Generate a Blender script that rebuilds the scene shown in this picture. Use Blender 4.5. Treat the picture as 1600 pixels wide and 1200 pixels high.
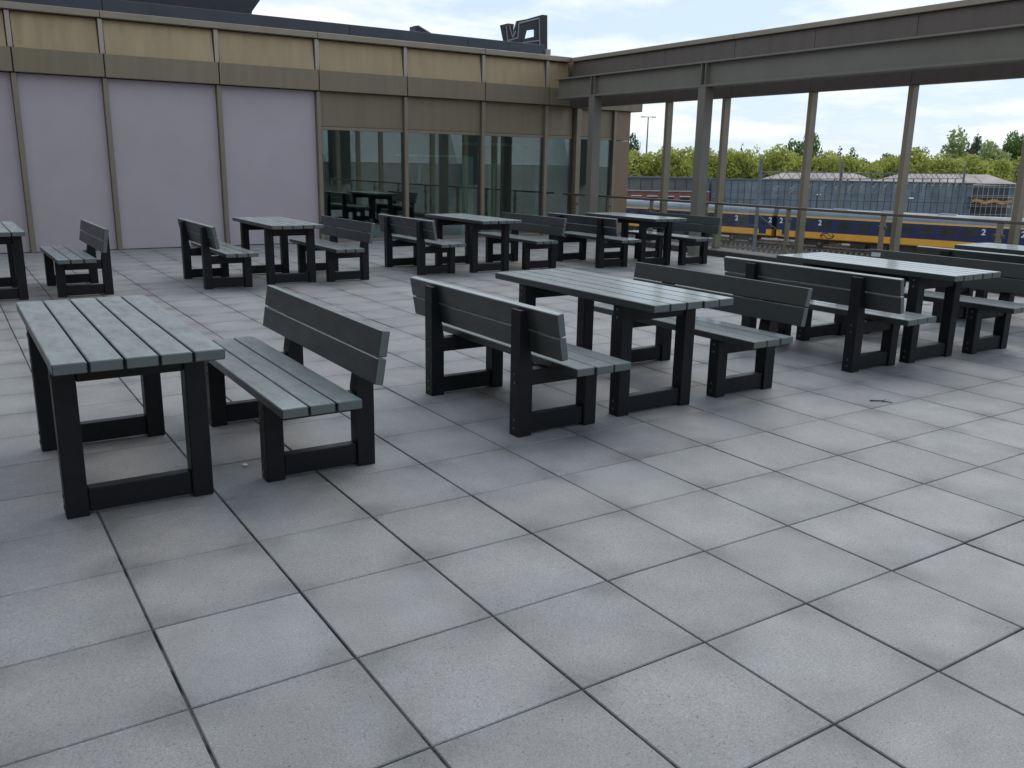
import bpy, bmesh, math, random
from mathutils import Vector, Matrix
random.seed(7)
for o in list(bpy.data.objects): bpy.data.objects.remove(o)
SC = bpy.context.scene
COL = SC.collection

# ------------------------------------------------------------------ camera
CAM = Vector((-1.9284, -2.7782, 1.4984))
RX = Vector((0.83934, -0.54332, 0.01744)); RD = Vector((-0.11918, -0.21523, -0.96926)); RF = Vector((0.53038, 0.81147, -0.24541))
FPX = 1360.9
cd = bpy.data.cameras.new('camera'); cam = bpy.data.objects.new('camera', cd); COL.objects.link(cam)
cd.sensor_width = 36.0; cd.lens = FPX / 1600 * 36; cd.clip_start = 0.05; cd.clip_end = 4000
cam.matrix_world = Matrix(((RX.x, -RD.x, -RF.x, CAM.x), (RX.y, -RD.y, -RF.y, CAM.y), (RX.z, -RD.z, -RF.z, CAM.z), (0, 0, 0, 1)))
SC.camera = cam
SC.render.resolution_x = 1024; SC.render.resolution_y = 768

# ------------------------------------------------------------------ sky, sun, exposure
SUN_AZ = Vector((0.92, 0.40, 0)).normalized(); SUN_EL = math.radians(46)
W = bpy.data.worlds.new('World'); SC.world = W; W.use_nodes = True
nt = W.node_tree; nt.nodes.clear()
def wn(t): return nt.nodes.new(t)
out = wn('ShaderNodeOutputWorld'); bg = wn('ShaderNodeBackground'); nt.links.new(bg.outputs[0], out.inputs[0])
bg.inputs[1].default_value = 0.12
sky = wn('ShaderNodeTexSky'); sky.sky_type = 'NISHITA'; sky.sun_disc = False
sky.sun_elevation = SUN_EL; sky.sun_rotation = math.atan2(SUN_AZ.x, SUN_AZ.y); sky.air_density = 1.0; sky.dust_density = 0.6
tc = wn('ShaderNodeTexCoord'); sep = wn('ShaderNodeSeparateXYZ'); nt.links.new(tc.outputs['Generated'], sep.inputs[0])
zz = wn('ShaderNodeMath'); zz.operation = 'MAXIMUM'; nt.links.new(sep.outputs[2], zz.inputs[0]); zz.inputs[1].default_value = 0.0
za = wn('ShaderNodeMath'); za.operation = 'ADD'; nt.links.new(zz.outputs[0], za.inputs[0]); za.inputs[1].default_value = 0.16
dx = wn('ShaderNodeMath'); dx.operation = 'DIVIDE'; nt.links.new(sep.outputs[0], dx.inputs[0]); nt.links.new(za.outputs[0], dx.inputs[1])
dy = wn('ShaderNodeMath'); dy.operation = 'DIVIDE'; nt.links.new(sep.outputs[1], dy.inputs[0]); nt.links.new(za.outputs[0], dy.inputs[1])
cmb = wn('ShaderNodeCombineXYZ'); nt.links.new(dx.outputs[0], cmb.inputs[0]); nt.links.new(dy.outputs[0], cmb.inputs[1]); cmb.inputs[2].default_value = 3.3
cn = wn('ShaderNodeTexNoise'); nt.links.new(cmb.outputs[0], cn.inputs['Vector']); cn.inputs['Scale'].default_value = 1.25; cn.inputs['Detail'].default_value = 8; cn.inputs['Roughness'].default_value = 0.58
cr = wn('ShaderNodeValToRGB'); nt.links.new(cn.outputs['Fac'], cr.inputs[0])
cr.color_ramp.elements[0].position = 0.36; cr.color_ramp.elements[0].color = (0.78, 0.78, 0.78, 1)
cr.color_ramp.elements[1].position = 0.66; cr.color_ramp.elements[1].color = (1, 1, 1, 1)
cc = wn('ShaderNodeValToRGB'); nt.links.new(cn.outputs['Fac'], cc.inputs[0])
cc.color_ramp.elements[0].position = 0.46; cc.color_ramp.elements[0].color = (5.2, 6.3, 7.6, 1)
cc.color_ramp.elements[1].position = 0.68; cc.color_ramp.elements[1].color = (9.0, 9.0, 9.1, 1)
mx = wn('ShaderNodeMix'); mx.data_type = 'RGBA'
nt.links.new(cr.outputs[0], mx.inputs['Factor']); nt.links.new(sky.outputs[0], mx.inputs['A']); nt.links.new(cc.outputs[0], mx.inputs['B'])
nt.links.new(mx.outputs['Result'], bg.inputs[0])

sl = bpy.data.lights.new('sun', 'SUN'); sun = bpy.data.objects.new('sun', sl); COL.objects.link(sun)
sl.energy = 1.35; sl.angle = math.radians(42); sl.color = (1.0, 0.95, 0.88)
sdir = Vector((SUN_AZ.x * math.cos(SUN_EL), SUN_AZ.y * math.cos(SUN_EL), math.sin(SUN_EL)))
sun.rotation_euler = (-sdir).to_track_quat('-Z', 'Y').to_euler(); sun.location = (20, 20, 40)
SC.view_settings.view_transform = 'Standard'; SC.view_settings.look = 'None'; SC.view_settings.gamma = 1; SC.view_settings.exposure = 0.15
SC.view_settings.use_curve_mapping = False

# ------------------------------------------------------------------ materials
def mat(name, color, rough=0.6, metal=0.0, spec=0.5, var=0.0, scale=6.0, bump=0.0, bscale=40.0, rand=0.0, stretch=None, coat=0.0):
    m = bpy.data.materials.new(name); m.use_nodes = True; n = m.node_tree.nodes; l = m.node_tree.links
    b = n['Principled BSDF']; b.inputs['Roughness'].default_value = rough; b.inputs['Metallic'].default_value = metal
    b.inputs['Specular IOR Level'].default_value = spec; b.inputs['Coat Weight'].default_value = coat
    b.inputs['Base Color'].default_value = (*color, 1)
    g = n.new('ShaderNodeNewGeometry'); vec = g.outputs['Position']
    if stretch:
        mp = n.new('ShaderNodeMapping'); mp.inputs['Scale'].default_value = stretch; l.new(vec, mp.inputs[0]); vec = mp.outputs[0]
    if var or rand:
        hs = n.new('ShaderNodeHueSaturation'); hs.inputs['Color'].default_value = (*color, 1)
        val = None
        if var:
            t = n.new('ShaderNodeTexNoise'); l.new(vec, t.inputs['Vector']); t.inputs['Scale'].default_value = scale; t.inputs['Detail'].default_value = 6; t.inputs['Roughness'].default_value = 0.62
            mr = n.new('ShaderNodeMapRange'); l.new(t.outputs['Fac'], mr.inputs[0]); mr.inputs[1].default_value = 0.3; mr.inputs[2].default_value = 0.7; mr.inputs[3].default_value = 1 - var; mr.inputs[4].default_value = 1 + var
            val = mr.outputs[0]
            rr = n.new('ShaderNodeMapRange'); l.new(t.outputs['Fac'], rr.inputs[0]); rr.inputs[1].default_value = 0.3; rr.inputs[2].default_value = 0.7; rr.inputs[3].default_value = min(1, rough + 0.08); rr.inputs[4].default_value = max(0.03, rough - 0.08)
            l.new(rr.outputs[0], b.inputs['Roughness'])
        if rand:
            oi = n.new('ShaderNodeObjectInfo'); m2 = n.new('ShaderNodeMapRange'); l.new(oi.outputs['Random'], m2.inputs[0]); m2.inputs[3].default_value = 1 - rand; m2.inputs[4].default_value = 1 + rand
            if val is None: val = m2.outputs[0]
            else:
                mu = n.new('ShaderNodeMath'); mu.operation = 'MULTIPLY'; l.new(val, mu.inputs[0]); l.new(m2.outputs[0], mu.inputs[1]); val = mu.outputs[0]
        l.new(val, hs.inputs['Value']); l.new(hs.outputs[0], b.inputs['Base Color'])
    if bump:
        t2 = n.new('ShaderNodeTexNoise'); l.new(vec, t2.inputs['Vector']); t2.inputs['Scale'].default_value = bscale; t2.inputs['Detail'].default_value = 4
        bp = n.new('ShaderNodeBump'); bp.inputs['Strength'].default_value = bump; bp.inputs['Distance'].default_value = 0.004; l.new(t2.outputs['Fac'], bp.inputs['Height']); l.new(bp.outputs[0], b.inputs['Normal'])
    return m

def tile_mat(name, island):
    m = bpy.data.materials.new(name); m.use_nodes = True; n = m.node_tree.nodes; l = m.node_tree.links; b = n['Principled BSDF']
    g = n.new('ShaderNodeNewGeometry'); pos = g.outputs['Position']
    if island: rnd = g.outputs['Random Per Island']
    else: rnd = n.new('ShaderNodeObjectInfo').outputs['Random']
    # offset the noise per tile so that no pattern runs across the joints
    cx = n.new('ShaderNodeCombineXYZ')
    mm = n.new('ShaderNodeMath'); mm.operation = 'MULTIPLY'; l.new(rnd, mm.inputs[0]); mm.inputs[1].default_value = 37.0; l.new(mm.outputs[0], cx.inputs[2])
    ad = n.new('ShaderNodeVectorMath'); ad.operation = 'ADD'; l.new(pos, ad.inputs[0]); l.new(cx.outputs[0], ad.inputs[1])
    def noise(s, det, ro, vec=ad.outputs[0]):
        t = n.new('ShaderNodeTexNoise'); l.new(vec, t.inputs['Vector']); t.inputs['Scale'].default_value = s; t.inputs['Detail'].default_value = det; t.inputs['Roughness'].default_value = ro; return t.outputs['Fac']
    def rng(v, a, c, d, e):
        r = n.new('ShaderNodeMapRange'); l.new(v, r.inputs[0]); r.inputs[1].default_value = a; r.inputs[2].default_value = c; r.inputs[3].default_value = d; r.inputs[4].default_value = e; return r.outputs[0]
    def mul(a, c):
        r = n.new('ShaderNodeMath'); r.operation = 'MULTIPLY'; l.new(a, r.inputs[0])
        if isinstance(c, float): r.inputs[1].default_value = c
        else: l.new(c, r.inputs[1])
        return r.outputs[0]
    big = rng(noise(3.2, 5, 0.6), 0.3, 0.7, 0.87, 1.10)
    wide = rng(noise(0.55, 3, 0.5, pos), 0.3, 0.7, 0.97, 1.03)
    fine = rng(noise(150, 3, 0.75), 0.25, 0.75, 0.70, 1.3)
    speck = rng(noise(420, 1, 0.5), 0.63, 0.72, 1.0, 1.7)
    pits = rng(noise(120, 1, 0.5), 0.25, 0.33, 0.5, 1.0)
    per = rng(rnd, 0, 1, 0.93, 1.06)
    # grime that gathers along the joints and corners, broken up by noise
    sx = n.new('ShaderNodeSeparateXYZ'); l.new(pos, sx.inputs[0])
    def edge(o):
        d = n.new('ShaderNodeMath'); d.operation = 'PINGPONG'; l.new(o, d.inputs[0]); d.inputs[1].default_value = 0.25; return d.outputs[0]
    ex, ey = edge(sx.outputs[0]), edge(sx.outputs[1])
    a1, a2 = rng(ex, 0.0, 0.17, 1, 0), rng(ey, 0.0, 0.17, 1, 0)
    sm = n.new('ShaderNodeMath'); sm.operation = 'ADD'; l.new(mul(mul(a1, a2), 1.7), sm.inputs[0])
    s0 = n.new('ShaderNodeMath'); s0.operation = 'ADD'; l.new(mul(mul(a1, a1), 0.55), s0.inputs[0]); l.new(mul(mul(a2, a2), 0.55), s0.inputs[1]); l.new(s0.outputs[0], sm.inputs[1])
    gn = rng(noise(2.6, 4, 0.6), 0.35, 0.68, 0.05, 1.0)
    gr = rng(mul(sm.outputs[0], gn), 0.0, 1.0, 1.0, 0.70)
    v = mul(mul(mul(big, wide), mul(fine, speck)), mul(mul(per, pits), gr))
    mixc = n.new('ShaderNodeMix'); mixc.data_type = 'RGBA'; l.new(rng(noise(1.4, 3, 0.5), 0.35, 0.65, 0, 1), mixc.inputs['Factor'])
    mixc.inputs['A'].default_value = (0.256, 0.259, 0.260, 1); mixc.inputs['B'].default_value = (0.268, 0.261, 0.257, 1)
    hs = n.new('ShaderNodeHueSaturation'); l.new(mixc.outputs['Result'], hs.inputs['Color']); l.new(v, hs.inputs['Value']); l.new(hs.outputs[0], b.inputs['Base Color'])
    b.inputs['Roughness'].default_value = 0.72; b.inputs['Specular IOR Level'].default_value = 0.4
    l.new(rng(noise(5, 4, 0.6), 0.3, 0.7, 0.48, 0.66), b.inputs['Roughness'])
    bp = n.new('ShaderNodeBump'); bp.inputs['Strength'].default_value = 0.35; bp.inputs['Distance'].default_value = 0.002
    l.new(noise(190, 3, 0.7), bp.inputs['Height']); l.new(bp.outputs[0], b.inputs['Normal'])
    return m

def plank_mat():
    m = mat('grey_plank', (0.026, 0.035, 0.036), rough=0.25, spec=0.8, rand=0.08)
    n = m.node_tree.nodes; l = m.node_tree.links; b = n['Principled BSDF']
    tcn = n.new('ShaderNodeTexCoord'); oi = n.new('ShaderNodeObjectInfo')
    ad = n.new('ShaderNodeVectorMath'); ad.operation = 'ADD'; l.new(tcn.outputs['Object'], ad.inputs[0])
    cx = n.new('ShaderNodeCombineXYZ'); mu = n.new('ShaderNodeMath'); mu.operation = 'MULTIPLY'; mu.inputs[1].default_value = 61; l.new(oi.outputs['Random'], mu.inputs[0]); l.new(mu.outputs[0], cx.inputs[0]); l.new(cx.outputs[0], ad.inputs[1])
    mp = n.new('ShaderNodeMapping'); mp.inputs['Scale'].default_value = (6, 2.2, 6); l.new(ad.outputs[0], mp.inputs[0])
    t = n.new('ShaderNodeTexNoise'); l.new(mp.outputs[0], t.inputs['Vector']); t.inputs['Scale'].default_value = 2.4; t.inputs['Detail'].default_value = 7; t.inputs['Roughness'].default_value = 0.66
    r1 = n.new('ShaderNodeMapRange'); l.new(t.outputs['Fac'], r1.inputs[0]); r1.inputs[1].default_value = 0.32; r1.inputs[2].default_value = 0.70; r1.inputs[3].default_value = 0.80; r1.inputs[4].default_value = 1.22
    t2 = n.new('ShaderNodeTexNoise'); l.new(ad.outputs[0], t2.inputs['Vector']); t2.inputs['Scale'].default_value = 26; t2.inputs['Detail'].default_value = 3
    r2 = n.new('ShaderNodeMapRange'); l.new(t2.outputs['Fac'], r2.inputs[0]); r2.inputs[1].default_value = 0.64; r2.inputs[2].default_value = 0.75; r2.inputs[3].default_value = 1.0; r2.inputs[4].default_value = 1.25
    mm = n.new('ShaderNodeMath'); mm.operation = 'MULTIPLY'; l.new(r1.outputs[0], mm.inputs[0]); l.new(r2.outputs[0], mm.inputs[1])
    hs = [x for x in n if x.type == 'HUE_SAT'][0]; old = hs.inputs['Value'].links[0].from_socket
    m3 = n.new('ShaderNodeMath'); m3.operation = 'MULTIPLY'; l.new(old, m3.inputs[0]); l.new(mm.outputs[0], m3.inputs[1]); l.new(m3.outputs[0], hs.inputs['Value'])
    r3 = n.new('ShaderNodeMapRange'); l.new(t.outputs['Fac'], r3.inputs[0]); r3.inputs[1].default_value = 0.3; r3.inputs[2].default_value = 0.7; r3.inputs[3].default_value = 0.46; r3.inputs[4].default_value = 0.34; l.new(r3.outputs[0], b.inputs['Roughness'])
    # upward faces painted paler for the light from above, along with settled dust
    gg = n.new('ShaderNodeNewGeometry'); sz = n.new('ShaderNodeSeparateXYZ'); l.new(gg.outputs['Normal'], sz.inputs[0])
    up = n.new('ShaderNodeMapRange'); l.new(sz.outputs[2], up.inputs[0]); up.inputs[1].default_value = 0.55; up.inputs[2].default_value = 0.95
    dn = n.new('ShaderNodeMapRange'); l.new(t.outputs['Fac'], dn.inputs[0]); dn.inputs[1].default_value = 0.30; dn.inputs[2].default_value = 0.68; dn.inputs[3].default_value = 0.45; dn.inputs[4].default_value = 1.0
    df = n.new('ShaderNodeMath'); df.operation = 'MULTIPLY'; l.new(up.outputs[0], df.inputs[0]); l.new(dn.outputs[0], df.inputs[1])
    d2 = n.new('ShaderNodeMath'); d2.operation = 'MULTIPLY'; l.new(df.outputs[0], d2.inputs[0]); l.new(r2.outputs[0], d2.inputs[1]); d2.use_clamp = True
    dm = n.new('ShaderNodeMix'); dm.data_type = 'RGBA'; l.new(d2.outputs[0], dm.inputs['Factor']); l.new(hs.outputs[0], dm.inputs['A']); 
    # dry smears on the lightened tops, and the paler sawn ends
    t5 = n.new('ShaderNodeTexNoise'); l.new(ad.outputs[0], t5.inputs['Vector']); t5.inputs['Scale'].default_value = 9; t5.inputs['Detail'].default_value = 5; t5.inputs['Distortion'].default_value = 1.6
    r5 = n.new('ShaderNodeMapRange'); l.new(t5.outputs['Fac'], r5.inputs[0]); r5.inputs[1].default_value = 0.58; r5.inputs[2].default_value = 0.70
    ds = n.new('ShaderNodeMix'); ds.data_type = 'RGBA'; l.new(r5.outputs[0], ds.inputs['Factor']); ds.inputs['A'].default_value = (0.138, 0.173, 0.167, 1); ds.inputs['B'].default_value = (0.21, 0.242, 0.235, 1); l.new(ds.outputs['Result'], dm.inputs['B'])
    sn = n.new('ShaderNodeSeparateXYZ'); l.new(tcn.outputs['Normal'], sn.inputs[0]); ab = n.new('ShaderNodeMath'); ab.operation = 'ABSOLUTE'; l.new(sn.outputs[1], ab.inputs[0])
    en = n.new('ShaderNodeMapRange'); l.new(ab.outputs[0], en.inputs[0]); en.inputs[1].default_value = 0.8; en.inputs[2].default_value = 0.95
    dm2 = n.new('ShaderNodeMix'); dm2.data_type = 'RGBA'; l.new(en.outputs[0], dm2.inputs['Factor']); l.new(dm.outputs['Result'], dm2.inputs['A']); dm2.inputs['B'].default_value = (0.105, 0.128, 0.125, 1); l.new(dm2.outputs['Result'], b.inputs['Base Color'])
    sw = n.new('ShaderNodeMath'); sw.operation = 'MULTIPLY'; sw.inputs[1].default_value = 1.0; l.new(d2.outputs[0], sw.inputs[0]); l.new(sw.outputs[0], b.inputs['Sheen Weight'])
    cw = n.new('ShaderNodeMath'); cw.operation = 'MULTIPLY'; cw.inputs[1].default_value = 0.8; l.new(up.outputs[0], cw.inputs[0]); l.new(cw.outputs[0], b.inputs['Coat Weight']); b.inputs['Coat Roughness'].default_value = 0.14   # sheen and gloss kept to upward faces, added to brighten the tops
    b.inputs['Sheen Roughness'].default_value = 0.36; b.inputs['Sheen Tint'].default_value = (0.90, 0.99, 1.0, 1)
    mp2 = n.new('ShaderNodeMapping'); mp2.inputs['Scale'].default_value = (160, 7, 160); l.new(ad.outputs[0], mp2.inputs[0])
    t3 = n.new('ShaderNodeTexNoise'); l.new(mp2.outputs[0], t3.inputs['Vector']); t3.inputs['Scale'].default_value = 1.0; t3.inputs['Detail'].default_value = 3
    bp = n.new('ShaderNodeBump'); bp.inputs['Strength'].default_value = 0.02; bp.inputs['Distance'].default_value = 0.002; l.new(t3.outputs['Fac'], bp.inputs['Height']); l.new(bp.outputs[0], b.inputs['Normal'])
    return m

def glass_mat(name, tint, refl=1.0, base=0.04):
    m = bpy.data.materials.new(name); m.use_nodes = True; n = m.node_tree.nodes; l = m.node_tree.links; n.clear()
    o = n.new('ShaderNodeOutputMaterial'); mixs = n.new('ShaderNodeMixShader'); tr = n.new('ShaderNodeBsdfTransparent'); gl = n.new('ShaderNodeBsdfGlossy')
    tr.inputs[0].default_value = (*tint, 1); gl.inputs['Roughness'].default_value = 0.004; gl.inputs[0].default_value = (0.86, 0.96, 0.93, 1)
    fr = n.new('ShaderNodeFresnel'); fr.inputs[0].default_value = 1.5
    mr = n.new('ShaderNodeMapRange'); l.new(fr.outputs[0], mr.inputs[0]); mr.inputs[3].default_value = base; mr.inputs[4].default_value = refl
    l.new(mr.outputs[0], mixs.inputs[0]); l.new(tr.outputs[0], mixs.inputs[1]); l.new(gl.outputs[0], mixs.inputs[2]); l.new(mixs.outputs[0], o.inputs[0])
    return m

def leaf_mat(name, color, var=0.35):
    m = bpy.data.materials.new(name); m.use_nodes = True; n = m.node_tree.nodes; l = m.node_tree.links; b = n['Principled BSDF']
    g = n.new('ShaderNodeNewGeometry'); mr = n.new('ShaderNodeMapRange'); l.new(g.outputs['Random Per Island'], mr.inputs[0]); mr.inputs[3].default_value = 1 - var; mr.inputs[4].default_value = 1 + var
    t = n.new('ShaderNodeTexNoise'); l.new(g.outputs['Position'], t.inputs['Vector']); t.inputs['Scale'].default_value = 0.35; t.inputs['Detail'].default_value = 3
    m2 = n.new('ShaderNodeMapRange'); l.new(t.outputs['Fac'], m2.inputs[0]); m2.inputs[1].default_value = 0.3; m2.inputs[2].default_value = 0.7; m2.inputs[3].default_value = 0.75; m2.inputs[4].default_value = 1.25
    mu = n.new('ShaderNodeMath'); mu.operation = 'MULTIPLY'; l.new(mr.outputs[0], mu.inputs[0]); l.new(m2.outputs[0], mu.inputs[1])
    hs = n.new('ShaderNodeHueSaturation'); hs.inputs['Color'].default_value = (*color, 1); l.new(mu.outputs[0], hs.inputs['Value']); l.new(hs.outputs[0], b.inputs['Base Color'])
    b.inputs['Roughness'].default_value = 0.55
    tl = n.new('ShaderNodeBsdfTranslucent'); l.new(hs.outputs[0], tl.inputs[0]); ms = n.new('ShaderNodeMixShader'); ms.inputs[0].default_value = 0.5
    l.new(b.outputs[0], ms.inputs[1]); l.new(tl.outputs[0], ms.inputs[2]); l.new(ms.outputs[0], n['Material Output'].inputs[0])
    return m

M = {}
M['tile'] = tile_mat('concrete_tile', False); M['tile_far'] = tile_mat('concrete_tile_far', True)
M['grout'] = mat('joint_grit', (0.030, 0.029, 0.028), 0.95)
gm = M['grout'].node_tree; gn_, gl_ = gm.nodes, gm.links
g1 = gn_.new('ShaderNodeNewGeometry'); g2 = gn_.new('ShaderNodeTexNoise'); gl_.new(g1.outputs['Position'], g2.inputs['Vector']); g2.inputs['Scale'].default_value = 5.5; g2.inputs['Detail'].default_value = 2
g3 = gn_.new('ShaderNodeValToRGB'); gl_.new(g2.outputs['Fac'], g3.inputs[0]); g3.color_ramp.elements[0].position = 0.47; g3.color_ramp.elements[0].color = (0.012, 0.012, 0.013, 1); g3.color_ramp.elements[1].position = 0.55; g3.color_ramp.elements[1].color = (0.105, 0.102, 0.098, 1)
gl_.new(g3.outputs[0], gn_['Principled BSDF'].inputs['Base Color'])
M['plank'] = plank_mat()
M['black'] = mat('black_plastic', (0.0065, 0.0075, 0.0105), 0.5, spec=0.35, var=0.25, scale=14, bump=0.25, bscale=90)
M['bolt'] = mat('zinc_bolt', (0.11, 0.115, 0.12), 0.5, metal=0.6)
M['sticker'] = mat('pale_sticker', (0.55, 0.56, 0.57), 0.5, var=0.2, scale=60)
M['bronze_gold'] = mat('bronze_gold_panel', (0.385, 0.288, 0.170), 0.42, metal=0.35, var=0.07, scale=1.3, stretch=(5, 5, 0.35), rand=0.05)
M['bronze'] = mat('bronze_panel', (0.245, 0.202, 0.138), 0.45, metal=0.30, var=0.07, scale=1.5, stretch=(5, 5, 0.35), rand=0.05)
M['bronze_cap'] = mat('bronze_cap', (0.31, 0.26, 0.20), 0.42, metal=0.3, var=0.08, scale=2)
M['bronze_strip'] = mat('bronze_strip', (0.44, 0.38, 0.33), 0.38, metal=0.4, var=0.05, scale=3)
M['mullion'] = mat('bronze_mullion', (0.27, 0.228, 0.172), 0.42, metal=0.3, var=0.08, scale=3)
M['pier'] = mat('brown_pier', (0.255, 0.185, 0.130), 0.45, metal=0.25, var=0.07, scale=1.5)
M['gap'] = mat('dark_gap', (0.012, 0.012, 0.013), 0.9)
M['screen_brown'] = mat('brown_cladding', (0.150, 0.125, 0.110), 0.5, metal=0.2, var=0.08, scale=1.4, stretch=(5, 5, 0.35), rand=0.04)
M['steel'] = mat('grey_painted_steel', (0.195, 0.186, 0.158), 0.5, var=0.07, scale=2.2, bump=0.05, bscale=30)
M['board'] = mat('lilac_grey_board', (0.485, 0.43, 0.47), 0.62, var=0.05, scale=1.1, rand=0.02, bump=0.05, bscale=12)
M['slate'] = mat('slate_parapet', (0.055, 0.062, 0.080), 0.55, var=0.08, scale=2)
M['sign_dark'] = mat('sign_dark', (0.022, 0.023, 0.032), 0.5, var=0.1)
M['sign_trim'] = mat('sign_trim', (0.26, 0.26, 0.29), 0.4)
M['roofing'] = mat('roofing', (0.10, 0.10, 0.10), 0.9, var=0.2)
M['glass'] = glass_mat('window_glass', (0.70, 0.80, 0.76), refl=1.0, base=0.17)
M['clear'] = glass_mat('clear_glass', (0.95, 0.965, 0.96), refl=0.12, base=0.0)
M['teal'] = mat('teal_blind', (0.42, 0.66, 0.63), 0.6, var=0.1, scale=4, stretch=(12, 12, 0.5))
M['inner_wall'] = mat('inner_wall', (0.34, 0.36, 0.34), 0.8, var=0.1); M['inner_floor'] = mat('inner_floor', (0.16, 0.16, 0.155), 0.35)
M['inner_dark'] = mat('inner_dark', (0.045, 0.05, 0.05), 0.6)
M['kerb'] = mat('dark_kerb', (0.055, 0.05, 0.045), 0.75, var=0.2, scale=8)
M['rail_metal'] = mat('handrail_metal', (0.16, 0.135, 0.115), 0.35, metal=0.5, var=0.1)
M['concrete'] = mat('concrete', (0.33, 0.33, 0.32), 0.85, var=0.12, scale=1.2)
M['ground'] = mat('ground', (0.13, 0.125, 0.105), 0.95, var=0.35, scale=0.08)
M['ballast'] = mat('ballast', (0.155, 0.135, 0.118), 0.95, var=0.45, scale=1.3)
M['rust'] = mat('rusty_steel', (0.15, 0.115, 0.095), 0.6, metal=0.3, var=0.2, scale=3)
M['sleeper'] = mat('sleeper', (0.24, 0.225, 0.20), 0.9, var=0.2)
M['t_blue'] = mat('train_blue', (0.010, 0.018, 0.085), 0.35, var=0.1, scale=0.8, coat=0.2)
M['t_yellow'] = mat('train_yellow', (0.80, 0.37, 0.03), 0.4, var=0.10, scale=0.7)
M['t_cream'] = mat('train_stripe', (0.76, 0.42, 0.10), 0.45)
M['t_roof'] = mat('train_roof', (0.20, 0.235, 0.265), 0.6, var=0.15, scale=0.5)
M['t_under'] = mat('train_under', (0.035, 0.033, 0.032), 0.8, var=0.3, scale=2)
M['t_win'] = mat('train_window', (0.035, 0.037, 0.038), 0.12, spec=0.6, var=0.5, scale=0.8)
M['white'] = mat('white_paint', (0.80, 0.80, 0.80), 0.5)
M['mast'] = mat('galvanised_mast', (0.125, 0.135, 0.140), 0.6, var=0.15, scale=2)
M['wire'] = mat('dark_wire', (0.04, 0.04, 0.042), 0.6)
M['wrap'] = mat('blue_grey_sheeting', (0.145, 0.182, 0.212), 0.6, var=0.22, scale=0.5, rand=0.14)
M['wrap_dark'] = mat('sheeting_joint', (0.115, 0.14, 0.158), 0.7)
M['brick'] = mat('red_brick', (0.22, 0.095, 0.070), 0.9, var=0.2, scale=2)
M['grey_clad'] = mat('grey_cladding', (0.115, 0.125, 0.130), 0.7, var=0.15, scale=0.4, rand=0.1)
M['roof_pink'] = mat('pinkish_roof', (0.33, 0.275, 0.25), 0.7, var=0.15, scale=0.3)
M['orange'] = mat('orange_net', (0.50, 0.28, 0.10), 0.8, var=0.3, scale=0.6)
M['scaff'] = mat('scaffold_tube', (0.40, 0.41, 0.42), 0.45, metal=0.4)
M['pale_roof'] = mat('pale_roof', (0.62, 0.63, 0.64), 0.6, var=0.08, scale=0.4)
M['twig'] = mat('twig', (0.05, 0.04, 0.03), 0.9); M['litter'] = mat('litter', (0.7, 0.7, 0.68), 0.8)
M['bark'] = mat('bark', (0.09, 0.075, 0.06), 0.95, var=0.3)
M['lime'] = leaf_mat('leaf_lime', (0.40, 0.43, 0.095)); M['green'] = leaf_mat('leaf_green', (0.13, 0.215, 0.05)); M['dark'] = leaf_mat('leaf_dark', (0.085, 0.13, 0.065))
M['copper'] = leaf_mat('leaf_copper', (0.10, 0.065, 0.070)); M['pale'] = leaf_mat('leaf_pale', (0.33, 0.40, 0.16)); M['purple_fir'] = leaf_mat('leaf_fir', (0.055, 0.070, 0.062))
M['soil'] = mat('soil', (0.10, 0.075, 0.05), 0.95, var=0.3)

# ------------------------------------------------------------------ helpers
_cache = {}
def cbox(dx, dy, dz, m, c=0.004):
    """box centred on the origin with chamfered edges (44 triangles), shared between alike pieces"""
    k = (round(dx, 4), round(dy, 4), round(dz, 4), m, round(c, 4))
    if k in _cache: return _cache[k]
    me = bpy.data.meshes.new('piece'); hx, hy, hz = dx / 2, dy / 2, dz / 2
    if c <= 0:
        v = [(x, y, z) for x in (-hx, hx) for y in (-hy, hy) for z in (-hz, hz)]
        f = [(0, 1, 3, 2), (4, 6, 7, 5), (0, 4, 5, 1), (2, 3, 7, 6), (0, 2, 6, 4), (1, 5, 7, 3)]
        me.from_pydata(v, [], f)
    else:
        c = min(c, hx * 0.6, hy * 0.6, hz * 0.6); bm = bmesh.new(); vs = []
        for sx in (-1, 1):
            for sy in (-1, 1):
                for sz in (-1, 1):
                    vs += [bm.verts.new((sx * hx, sy * (hy - c), sz * (hz - c))), bm.verts.new((sx * (hx - c), sy * hy, sz * (hz - c))), bm.verts.new((sx * (hx - c), sy * (hy - c), sz * hz))]
        bmesh.ops.convex_hull(bm, input=vs); bmesh.ops.dissolve_limit(bm, angle_limit=0.01, verts=bm.verts, edges=bm.edges)
        bm.to_mesh(me); bm.free()
    me.materials.append(M[m]); _cache[k] = me
    return me
def link(name, me, parent=None, loc=(0, 0, 0), rot=(0, 0, 0), scale=None):
    o = bpy.data.objects.new(name, me); COL.objects.link(o); o.location = loc; o.rotation_euler = rot
    if scale: o.scale = scale
    if parent: o.parent = parent
    return o
def B(name, x0, x1, y0, y1, z0, z1, m, parent=None, c=0.004):
    return link(name, cbox(x1 - x0, y1 - y0, z1 - z0, m, c), parent, ((x0 + x1) / 2, (y0 + y1) / 2, (z0 + z1) / 2))
def tag(o, label=None, cat=None, group=None, kind=None):
    if label: o['label'] = label
    if cat: o['category'] = cat
    if group: o['group'] = group
    if kind: o['kind'] = kind
    return o
def thing(name, label, cat, loc=(0, 0, 0), rz=0.0, group=None):
    return tag(link(name, None, None, loc, (0, 0, rz)), label, cat, group)
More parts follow.
